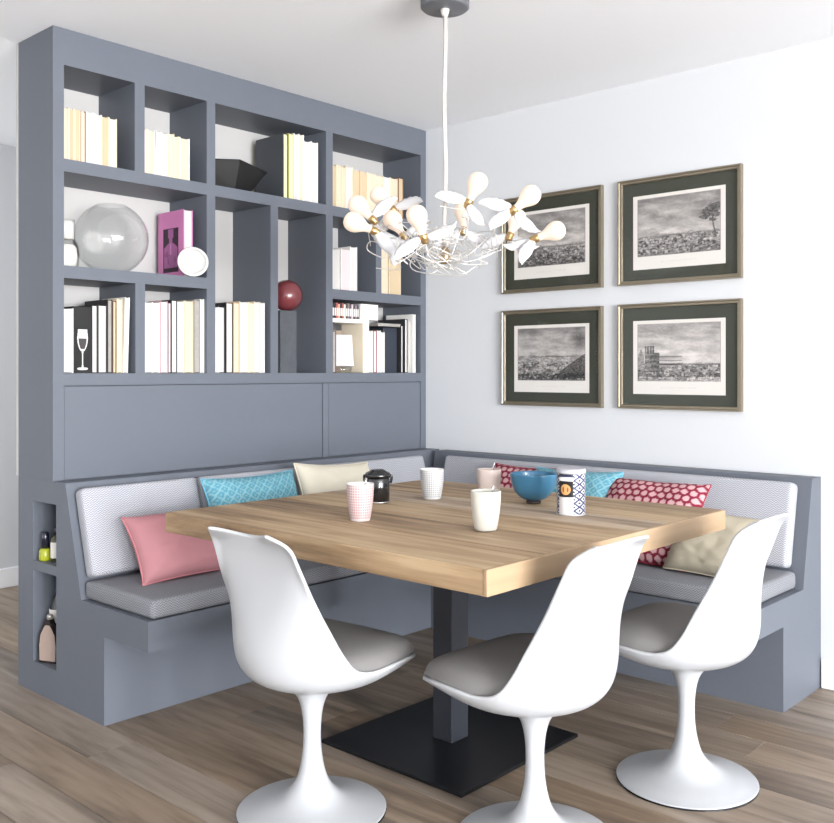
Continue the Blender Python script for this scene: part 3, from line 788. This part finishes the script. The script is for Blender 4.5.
link('lid', lathe('lid', [(0, HT+.001), (RT+.0012, HT-.004), (RT+.0018, HT), (RT+.0005, HT+.011), (RT-.004, HT+.013), (RT-.008, HT+.0105), (0, HT+.0105)], 48), mat('tin_lid', (196, 196, 204), .35, .5), tn)

# ------------------------------------------------------------------ books
ORD = ['first', 'second', 'third', 'fourth', 'fifth', 'sixth', 'seventh', 'eighth', 'ninth', 'tenth', 'eleventh']
NAMES = {'w': 'white', 'c': 'cream', 't': 'tan', 'p': 'pale pink', 'y': 'pale yellow', 'g': 'mottled grey'}
COV = {}
def cover(rgb):
    if rgb not in COV: COV[rgb] = mat('cover_%d_%d_%d' % rgb, rgb, .6, rand=.06)
    return COV[rgb]
DK, WH, CRM, BRN, ORG, PNK = (44, 42, 46), (236, 234, 230), (226, 210, 182), (120, 80, 58), (214, 160, 120), (220, 180, 188)
def book(y0, y1, z, h, depth, page, cov, label, group, lean=0., xf=-.02):
    """a book with its page edges towards the room: boards and spine behind, page block between"""
    o = empty('book', (xf-depth/2, (y0+y1)/2, z+.0006)); t = (y1-y0)-.0006; k = min(.0028, t*.14)
    bm = bmesh.new()
    box(bm, -depth/2, depth/2, -t/2, -t/2+k, 0, h); box(bm, -depth/2, depth/2, t/2-k, t/2, 0, h); box(bm, -depth/2, -depth/2+k, -t/2+k, t/2-k, 0, h)
    link('cover', fin(bm, 'cover'), cover(cov), o)
    link('pages', boxme('pages', -depth/2+k, depth/2-.004, -t/2+k, t/2-k, .003, h-.004), PAGE[page], o)
    o.rotation_euler.x = lean
    if lean: o.location.z += abs(math.sin(lean))*t/2
    return tag(o, label, 'book', group)
def shelf_row(z, items, where, group, depth=.17):
    """items: (y0,y1,height,page,cover[,lean])"""
    for i, it in enumerate(items):
        y0, y1, h, p, c = it[:5]; lean = it[5] if len(it) > 5 else 0
        book(y0, y1, z, h, depth+random.uniform(-.012, .012), p, c, '%s book standing %s from the left in the %s' % (NAMES[p], ORD[i], where), group, lean, -.016-random.uniform(0, .01))
Z1, Z2, Z3 = 2.034, 1.631, 1.224
shelf_row(Z1, [(-2.024, -1.997, .200, 'c', CRM), (-1.997, -1.976, .199, 't', CRM), (-1.976, -1.952, .201, 't', CRM), (-1.952, -1.929, .199, 'c', BRN), (-1.927, -1.894, .203, 'w', WH), (-1.894, -1.864, .199, 'w', WH), (-1.864, -1.833, .198, 't', CRM), (-1.833, -1.799, .196, 'w', CRM)],
          'top left compartment', 'books in the top left compartment')
shelf_row(Z1, [(-1.684, -1.660, .186, 'p', CRM), (-1.660, -1.626, .184, 'c', WH), (-1.624, -1.598, .186, 'w', WH, -.03), (-1.594, -1.566, .184, 'w', WH), (-1.566, -1.538, .187, 'c', CRM), (-1.538, -1.511, .182, 'y', CRM), (-1.511, -1.463, .180, 'c', WH)],
          'second top compartment', 'books in the second top compartment')
shelf_row(Z1, [(-.928, -.898, .306, 'y', (214, 214, 120)), (-.897, -.868, .312, 'w', WH), (-.868, -.838, .314, 'c', WH), (-.832, -.790, .292, 'w', WH), (-.790, -.749, .294, 'w', WH)],
          'compartment with the black bowl', 'books beside the black bowl', .20)
shelf_row(Z1, [(-.668, -.628, .205, 't', CRM), (-.628, -.590, .210, 'c', CRM), (-.590, -.561, .208, 'c', CRM), (-.561, -.512, .216, 'w', CRM), (-.512, -.464, .205, 't', ORG), (-.464, -.417, .204, 't', CRM), (-.417, -.361, .206, 'c', CRM), (-.361, -.299, .204, 'c', CRM), (-.299, -.245, .206, 'w', CRM), (-.245, -.192, .207, 'c', CRM), (-.192, -.154, .214, 't', BRN)],
          'top right compartment', 'books in the top right compartment', .15)
shelf_row(Z3, [(-2.022, -1.979, .248, 'w', WH)], 'bottom left compartment', 'books in the bottom left compartment')
zc1 = [(-1.904, -1.879, .265, 'w', DK), (-1.878, -1.840, .267, 'w', DK), (-1.838, -1.816, .290, 'g', DK), (-1.815, -1.799, .286, 't', BRN), (-1.798, -1.774, .296, 'c', CRM), (-1.771, -1.750, .303, 'w', WH, -.03)]
for i, it in enumerate(zc1):
    book(it[0], it[1], Z3, it[2], .18, it[3], it[4], '%s book, %s right of the wine glass book, bottom left compartment' % (NAMES[it[3]], ORD[i]), 'books in the bottom left compartment', it[5] if len(it) > 5 else 0)
shelf_row(Z3, [(-1.672, -1.638, .290, 'w', WH), (-1.638, -1.604, .291, 'w', WH), (-1.603, -1.570, .297, 'p', PNK), (-1.569, -1.553, .293, 'p', DK), (-1.552, -1.524, .305, 'w', DK), (-1.523, -1.486, .302, 'w', WH), (-1.485, -1.443, .306, 'c', CRM), (-1.442, -1.413, .312, 'g', (150, 146, 140)), (-1.412, -1.392, .316, 'w', WH)],
          'second bottom compartment', 'books in the second bottom compartment')
shelf_row(Z3, [(-1.340, -1.313, .287, 'w', WH), (-1.312, -1.280, .290, 'w', DK), (-1.279, -1.242, .309, 'w', DK), (-1.241, -1.207, .312, 'c', ORG), (-1.206, -1.156, .318, 'w', CRM), (-1.155, -1.124, .316, 'c', CRM), (-1.123, -1.092, .322, 'w', CRM), (-1.091, -1.068, .318, 'w', WH)],
          'tall compartment left of the red sphere', 'books in the tall compartment')
shelf_row(Z2, [(-.669, -.658, .300, 'w', WH), (-.650, -.604, .200, 'w', WH), (-.600, -.538, .205, 'p', WH), (-.534, -.487, .222, 'w', WH)],
          'compartment behind the left chandelier bulbs', 'books behind the chandelier', .15)
shelf_row(Z2, [(-.334, -.267, .29, 'c', CRM), (-.262, -.176, .285, 't', CRM)],
          'small compartment at the far right', 'books in the far right compartment', .15)
# bottom right compartment
shelf_row(Z3, [(-.408, -.376, .214, 'w', WH), (-.376, -.350, .216, 'w', (150, 60, 66)), (-.349, -.322, .217, 'w', WH), (-.320, -.291, .210, 'w', WH)],
          'bottom right compartment beside the mini rack', 'white books in the bottom right compartment')
for i, (y0, y1, h, lb) in enumerate([(-.173, -.155, .250, 'thin white book left of the pair in the bottom right corner'), (-.144, -.122, .284, 'thin tall white book in the bottom right corner, dark cover'), (-.119, -.103, .276, 'thin pale grey book second from the right edge, bottom right'), (-.082, -.060, .312, 'tallest thin white book at the far right of the bottom shelf')]):
    book(y0, y1, Z3, h, .2, 'w' if i != 2 else 'g', DK if i in (0, 1) else WH, lb, 'thin books in the bottom right corner')
# large dark box file leaning behind them
bx_ = tag(empty('box_file', (-.13, -.235, Z3)), 'large dark slip case standing beside the thin books, bottom right', 'box')
DKB = mat('dark_blue_grey_board', (40, 46, 58), .6)
link('case', boxme('case', -.105, .09, -.048, .052, .0006, .236, .002, 1), DKB, bx_)
flat = empty('book', (-.10, -.245, Z3+.2375)); link('cover', boxme('cover', -.08, .085, -.105, .066, 0, .003), cover(DK), flat)
flat.location.z += .0
link('pages', boxme('pages', -.078, .083, -.10, .064, .003, .015), PAGE['g'], flat); link('top_cover', boxme('top_cover', -.08, .085, -.105, .066, .015, .018), cover((150, 148, 146)), flat)
tag(flat, 'dark book lying flat on top of the dark slip case', 'book')
# slate covered book turned to show its board, in the wide top compartment
def facing(name, label, w, h, t, loc_, rz, board, edge, group=None, tilt=0.):
    """book standing with its front board facing the room; local x = width, -y = facing"""
    o = empty(name, loc_); o.rotation_euler = (tilt, 0, rz)
    bm = bmesh.new(); k = .003
    box(bm, -w/2, w/2, -t/2, -t/2+k, 0, h); box(bm, -w/2, w/2, t/2-k, t/2, 0, h); box(bm, -w/2, -w/2+k, -t/2+k, t/2-k, 0, h)
    link('cover', fin(bm, 'cover'), cover(board), o); link('pages', boxme('pages', -w/2+k, w/2-.004, -t/2+k, t/2-k, .003, h-.004), PAGE[edge], o)
    return tag(o, label, 'book', group)
facing('book', 'large slate grey book with yellow page edges behind the black bowl', .205, .300, .028, (-.123, -.9445, Z1+.0006), 0, (70, 74, 80), 'y')
def flatprint(name, parent, x0, x1, z0, z1, y, nu, nv, fn, m=VC):
    v = [(x0+(x1-x0)*i/nu, y, z0+(z1-z0)*j/nv) for j in range(nv+1) for i in range(nu+1)]
    cols = [lin(fn(i/nu, j/nv)) for j in range(nv+1) for i in range(nu+1)]
    f = [(j*(nu+1)+i, j*(nu+1)+i+1, (j+1)*(nu+1)+i+1, (j+1)*(nu+1)+i) for j in range(nv) for i in range(nu)]
    me = me_py(name, v, f); setcol(me, np.array(cols)); return link(name, me, m, parent)
# thick black book, spine to the room, with a wine glass drawn on the spine
wb = empty('book', (-.105, -1.9415, Z3+.0006)); wb.rotation_euler.z = PI/2
tag(wb, 'thick black book with a white wine glass on its spine', 'book', 'books in the bottom left compartment')
bm = bmesh.new(); box(bm, -.0355, .0355, -.085, -.082, 0, .256); box(bm, -.0355, -.0325, -.082, .085, 0, .256); box(bm, .0325, .0355, -.082, .085, 0, .256)
link('cover', fin(bm, 'cover'), cover((12, 12, 14)), wb); link('pages', boxme('pages', -.0325, .0325, -.082, .080, .003, .252), PAGE['w'], wb)
def wine(a, b):
    x = a-.5; bg = (12, 12, 14); ink = (205, 203, 200)
    if b < .06 and abs(x) < .36*math.sqrt(max(0, 1-((b-.03)/.035)**2)): return ink
    if .05 <= b < .46: return ink if abs(x) < .045+.10*max(0, .12-b)+.35*max(0, b-.40) else bg
    if b >= .46:
        t = (b-.46)/.52
        if t > 1: return bg
        w = .40*math.sin(min(1, t*1.1+.06)*PI*.62)**.6*(1-.22*t)
        if abs(x) > w: return bg
        if abs(x) > w-.07: return ink
        return (58, 54, 56) if .08 < t < .58 else ink
    return bg
flatprint('cover_print', wb, -.031, .031, .012, .172, -.0853, 44, 110, wine)
# pink book with a dark photograph on the board turned to the camera
pb = facing('book', 'bright pink book with a dark photograph on its cover', .195, .288, .045, (-.142, -1.4535, Z2+.0006), 0, (198, 120, 170), 'w')
def photo(a, b):
    n_ = fbm(a, b, 6); d = (48, 26, 46); mid = (160, 92, 144); lt = (190, 124, 174)
    if abs(a-.50) < .17 and .78 < b < .98: return mid
    if abs(a-.50) < .10 and .66 < b <= .78: return mid
    if .10 < b <= .66 and abs(a-.5) < (.44 if b < .56 else .44-(b-.56)*2.6):
        if abs(a-.5) < .05 and b > .4: return lt
        return mid if n_ > -.25 else (136, 74, 120)
    return d
flatprint('cover_print', pb, -.058, .058, .026, .215, -.0228, 60, 84, photo)
# CD rack corner: mini shelf with discs
ms = tag(empty('mini_rack', (-.09, -.535, Z3)), 'small white rack with one shelf in the bottom right compartment', 'rack')
RACK = mat('rack_white', (236, 232, 226), .6)
link('side', boxme('side', -.085, .075, -.134, -.124, .0006, .340, .001, 1), RACK, ms)
link('side', boxme('side', -.085, .075, .082, .124, .0006, .248, .001, 1), mat('rack_cream', (234, 222, 200), .6), ms)
link('rack_shelf', boxme('rack_shelf', -.085, .075, -.124, .124, .2485, .268, .001, 1), RACK, ms)
cc = [(60, 46, 44), (34, 34, 40), (170, 90, 80), (200, 150, 130), (44, 44, 50), (150, 84, 70), (210, 196, 184), (70, 64, 62), (120, 112, 108), (90, 70, 84), (188, 180, 176), (60, 58, 70), (140, 110, 120), (40, 60, 70)]
CN = ['brown', 'black', 'brick red', 'salmon', 'charcoal', 'rust', 'pale', 'dark grey', 'grey', 'plum', 'light grey', 'navy', 'mauve', 'teal']
yy = -.655
for i, c in enumerate(cc):
    t = .0125
    o = tag(empty('disc_case', (-.085, yy+t/2, Z3+.2687)), '%s disc case, %s in the row on the mini rack' % (CN[i], (ORD+['twelfth', 'thirteenth', 'fourteenth'])[i]), 'disc case', 'disc cases on the mini rack')
    link('case', boxme('case', -.065, .065, -t/2+.0004, t/2-.0004, 0, .070+.003*(i % 3), .0008, 1), cover(c), o)
    link('spine_label', boxme('spine_label', .0651, .0655, -t/2+.002, t/2-.002, .012, .05), mat('spine_label', (220, 214, 208), .6), o)
    yy += t+.0002
o = tag(empty('paper_box', (-.085, -.415, Z3+.2687)), 'small white box beside the disc cases on the mini rack', 'box')
link('carton', boxme('carton', -.06, .068, -.052, .068, .0, .066, .001, 1), mat('white_card', (238, 235, 230), .7), o)
link('lid', boxme('lid', -.061, .069, -.053, .069, .0662, .078, .001, 1), mat('white_card', (238, 235, 230), .7), o)
# below the mini shelf: brown books, leaning photo card, glass dish
book(-.654, -.630, Z3, .205, .14, 'g', (110, 92, 78), 'brown book at the left end below the mini rack shelf', 'small books below the mini rack shelf')
o = facing('book', 'brown backed book behind the leaning card, mini rack', .130, .215, .02, (-.175, -.540, Z3+.0006), math.radians(62), (150, 130, 112), 'c')
o = tag(empty('photo_card', (-.062, -.545, Z3+.020)), 'pale grey card leaning in the mini rack above the glass dish', 'card')
link('card', boxme('card', -.058, .058, -.002, .002, 0, .160, .0008, 1), mat('card_grey', (196, 194, 194), .6), o)
link('stand', boxme('stand', .035, .057, .0022, .03, 0, .150, .0008, 1), mat('card_white', (240, 238, 236), .6), o)
o.rotation_euler = (math.radians(-10), 0, math.radians(70))
gd = link('glass_dish', lathe('glass_dish', [(0, 0), (.036, 0), (.042, .006), (.046, .030), (.043, .030), (.039, .009), (0, .008)], 32), GLASS); gd.location = (-.040, -.560, Z3+.0006)
gd.location.x = -.048; o.location.z = Z3+.034
tag(gd, 'small clear glass dish on the bottom right shelf', 'dish')
# flat black notebook below the white books
o = tag(empty('notebook', (-.06, -.575, Z2)), 'small black notebook lying flat behind the chandelier', 'notebook')

# ------------------------------------------------------------------ ornaments on the shelves
# black angular bowl
v, f = [], []
A = [(-.115, -.075), (.02, -.105), (.125, -.06), (.12, .05), (-.02, .09), (-.13, .04)]
top = [(.120, .112), (.105, .112), (.112, .102), (.112, .10), (.13, .13), (.118, .12)]
bwv = tag(empty('angular_bowl', (-.125, -1.185, Z1+.0006)), 'matt black angular bowl in the wide top compartment', 'bowl')
k = 6; hts = [.108, .118, .098, .112, .132, .122]
for s, (sc, zb_) in enumerate(((.58, 0), (1.18, None), (1.10, None), (.50, .014))):
    for i, (x, y) in enumerate(A): v.append((y*sc*1.1, x*sc*1.15, hts[i]-(.003 if s == 2 else 0) if zb_ is None else zb_))
for s in range(3):
    for i in range(k): f.append((s*k+i, s*k+(i+1) % k, (s+1)*k+(i+1) % k, (s+1)*k+i))
f.append(tuple(range(k))[::-1]); f.append(tuple(3*k+i for i in range(k)))
bm = bmesh.new(); me = me_py('vessel', v, f); bm.from_mesh(me); bpy.data.meshes.remove(me)
link('vessel', fin(bm, 'vessel'), mat('matt_black', (20, 19, 20), .5), bwv)
rimv = [Vector(v[6+i]) for i in range(6)]; link('rim', tube('rim', rimv+[rimv[0]], .0025, 6), mat('matt_black', (22, 21, 22), .45), bwv)
# glass sphere vase
prof = []
for i in range(31):
    a = -PI/2+.30+(PI-.30-.42)*i/30; prof.append((.148*math.cos(a), .148*math.sin(a)))
z0 = prof[0][1]; outp = [(r, z-z0) for r, z in prof]; inn = [(max(0, r-.003*math.cos(-PI/2+.30+(PI-.72)*i/30)), z-.003*math.sin(-PI/2+.30+(PI-.72)*i/30)) for i, (r, z) in enumerate(outp)]
gv = link('glass_vase', lathe('glass_vase', [(0, 0)]+outp+[(inn[-1][0]+.0015, inn[-1][1]+.004)]+inn[::-1]+[(0, .004)], 64), GLASS); gv.location = (-.145, -1.752, Z2+.0006)
tag(gv, 'large round clear glass vase beside the pink book', 'vase')
# glass candle jar and a pale candle
gj = tag(empty('candle_jar', (-.105, -1.965, Z2+.0006)), 'small glass jar with a white candle at the left of the shelf', 'jar')
link('glass', lathe('glass', [(0, 0), (.040, 0), (.047, .008), (.050, .05), (.046, .09), (.034, .11), (.034, .19), (.0315, .19), (.0315, .11), (.043, .088), (.047, .05), (.044, .010), (0, .006)], 36), GLASS, gj)
WAX = mat('white_wax', (244, 240, 232), .5)
link('candle', lathe('candle', [(0, .0065), (.034, .0065), (.040, .02), (.042, .05), (.039, .08), (.030, .092), (0, .093)], 32), WAX, gj)
link('lid', lathe('lid', [(0, .115), (.030, .115), (.030, .178), (.024, .186), (0, .187)], 28), mat('jar_lid_white', (236, 232, 226), .5), gj)
# round white dish propped up
dz_ = tag(empty('round_dish', (-.012, -1.452, Z2+.0640)), 'small round white ceramic dish propped before the pink book', 'dish')
dm = link('plate', lathe('plate', [(0, -.008), (.05, -.008), (.064, -.004), (.0645, .004), (.060, .007), (.052, .004), (.050, 0), (0, 0)], 44), mat('white_ceramic', (208, 206, 204), .35), dz_)
link('ring', lathe('ring', [(.051, .0042), (.0525, .0075), (.0555, .0075), (.057, .006)], 44), mat('ring_grey', (190, 186, 182), .4), dz_)
dz_.rotation_euler = (0, math.radians(80), math.radians(-28))
# red sphere on a stone block
sb = tag(empty('stone_block', (-.075, -.925, Z3+.0006)), 'rough dark grey stone block under the red sphere', 'stone')
bm = bmesh.new(); box(bm, -.05, .05, -.048, .048, 0, .290)
bmesh.ops.subdivide_edges(bm, edges=bm.edges[:], cuts=5, use_grid_fill=True)
for q in bm.verts:
    if q.co.z > .001 and q.co.z < .2895: q.co += Vector((mnoise.noise(q.co*22), mnoise.noise(q.co*22+Vector((5, 5, 5))), 0))*.007
link('block', fin(bm, 'block'), mat('dark_stone', (74, 77, 82), .85, var=.2, scale=30, bump=.6, bscale=60), sb)
rs = link('sphere', lathe('sphere', [(.0745*math.cos(-PI/2+PI*i/28), .0745+.0745*math.sin(-PI/2+PI*i/28)) for i in range(29)], 44), mat('oxblood_glaze', (112, 52, 56), .25, var=.35, scale=10, coat=.4)); rs.location = (-.080, -.890, Z3+.2912)
rs.name = 'ornamental_sphere'; tag(rs, 'dark red glazed sphere balanced on the stone block', 'ornament')
bpy.data.objects.remove(bpy.data.objects['notebook'])
nbk = tag(empty('notebook', (-.075, -.575, Z2+.0006)), 'small black notebook lying flat', 'notebook')
bpy.data.objects.remove(nbk)

# ------------------------------------------------------------------ bottles in the bench-end niches
def bottle(name, label, x, y, z, prof, m, parts):
    o = tag(empty(name, (x, y, z+.0006)), label, 'bottle'); link('glass', lathe('glass', prof, 28), m, o)
    for nm, pf, mm in parts: link(nm, lathe(nm, pf, 28), mm, o)
    return o
LIME = mat('lime_liquid', (160, 166, 40), .25, coat=.3); NAVY = mat('navy_cap', (26, 28, 46), .25, coat=.3)
NZ1, NZ2 = .505, .118
bottle('small_bottle', 'small bottle with lime green body and dark cap in the upper niche', -.122, YE+.030, NZ1, [(0, 0), (.021, 0), (.024, .005), (.022, .040), (.016, .047), (0, .047)], LIME, [('cap', [(0, .0475), (.0145, .0475), (.0135, .105), (.011, .108), (0, .108)], NAVY)])
bottle('small_bottle', 'small dark bottle with pale stripe behind the lime bottle', -.070, YE+.050, NZ1, [(0, 0), (.020, 0), (.0225, .005), (.022, .085), (.012, .102), (0, .102)], mat('olive_glass', (60, 62, 26), .2, coat=.3), [('cap', [(0, .1025), (.013, .1025), (.012, .130), (0, .131)], NAVY), ('label', [(.0229, .015), (.0229, .075)], mat('bottle_label', (226, 222, 214), .6))])
wbt = bottle('wine_bottle', 'dark wine bottle with white label and blue neck in the lower niche', -.118, YE+.085, NZ2, [(0, 0), (.034, 0), (.0375, .005), (.0375, .19), (.030, .222), (.0155, .25), (.0145, .30), (0, .30)], mat('dark_bottle_glass', (18, 20, 18), .12, coat=.5), [('neck_foil', [(.0150, .252), (.0156, .255), (.0150, .325), (0, .326)], mat('blue_foil', (36, 66, 120), .3, .4)), ('label', [(.0380, .145), (.0380, .195)], mat('bottle_label', (226, 222, 214), .6))])
# flat flask with beige front
fk = tag(empty('flask_bottle', (-.088, YE+.032, NZ2+.0006), math.radians(22)), 'flat flask shaped bottle with beige front in the lower niche', 'bottle')
bm = bmesh.new()
pts = [(-.043, 0), (.043, 0), (.045, .06), (.038, .11), (.018, .142), (.010, .150), (.010, .166), (-.010, .166), (-.010, .150), (-.018, .142), (-.038, .11), (-.045, .06)]
prism(bm, pts, 'y', -.013, .013); bmesh.ops.bevel(bm, geom=[e for e in bm.edges if abs(e.verts[0].co.y-e.verts[1].co.y) < 1e-6], offset=.003, segments=2, affect='EDGES')
link('body', fin(bm, 'body'), mat('flask_dark', (38, 30, 30), .25, coat=.3), fk)
bm = bmesh.new(); prism(bm, [(x*.86, .010+z*.90) for x, z in pts[:6]+pts[8:]], 'y', -.0145, -.0132)
link('front_label', fin(bm, 'front_label'), mat('flask_beige', (156, 138, 128), .5), fk)
link('stopper', lathe('stopper', [(0, .1665), (.012, .1665), (.012, .180), (.009, .185), (0, .185)], 20), mat('stopper_grey', (176, 172, 168), .35, .5), fk)
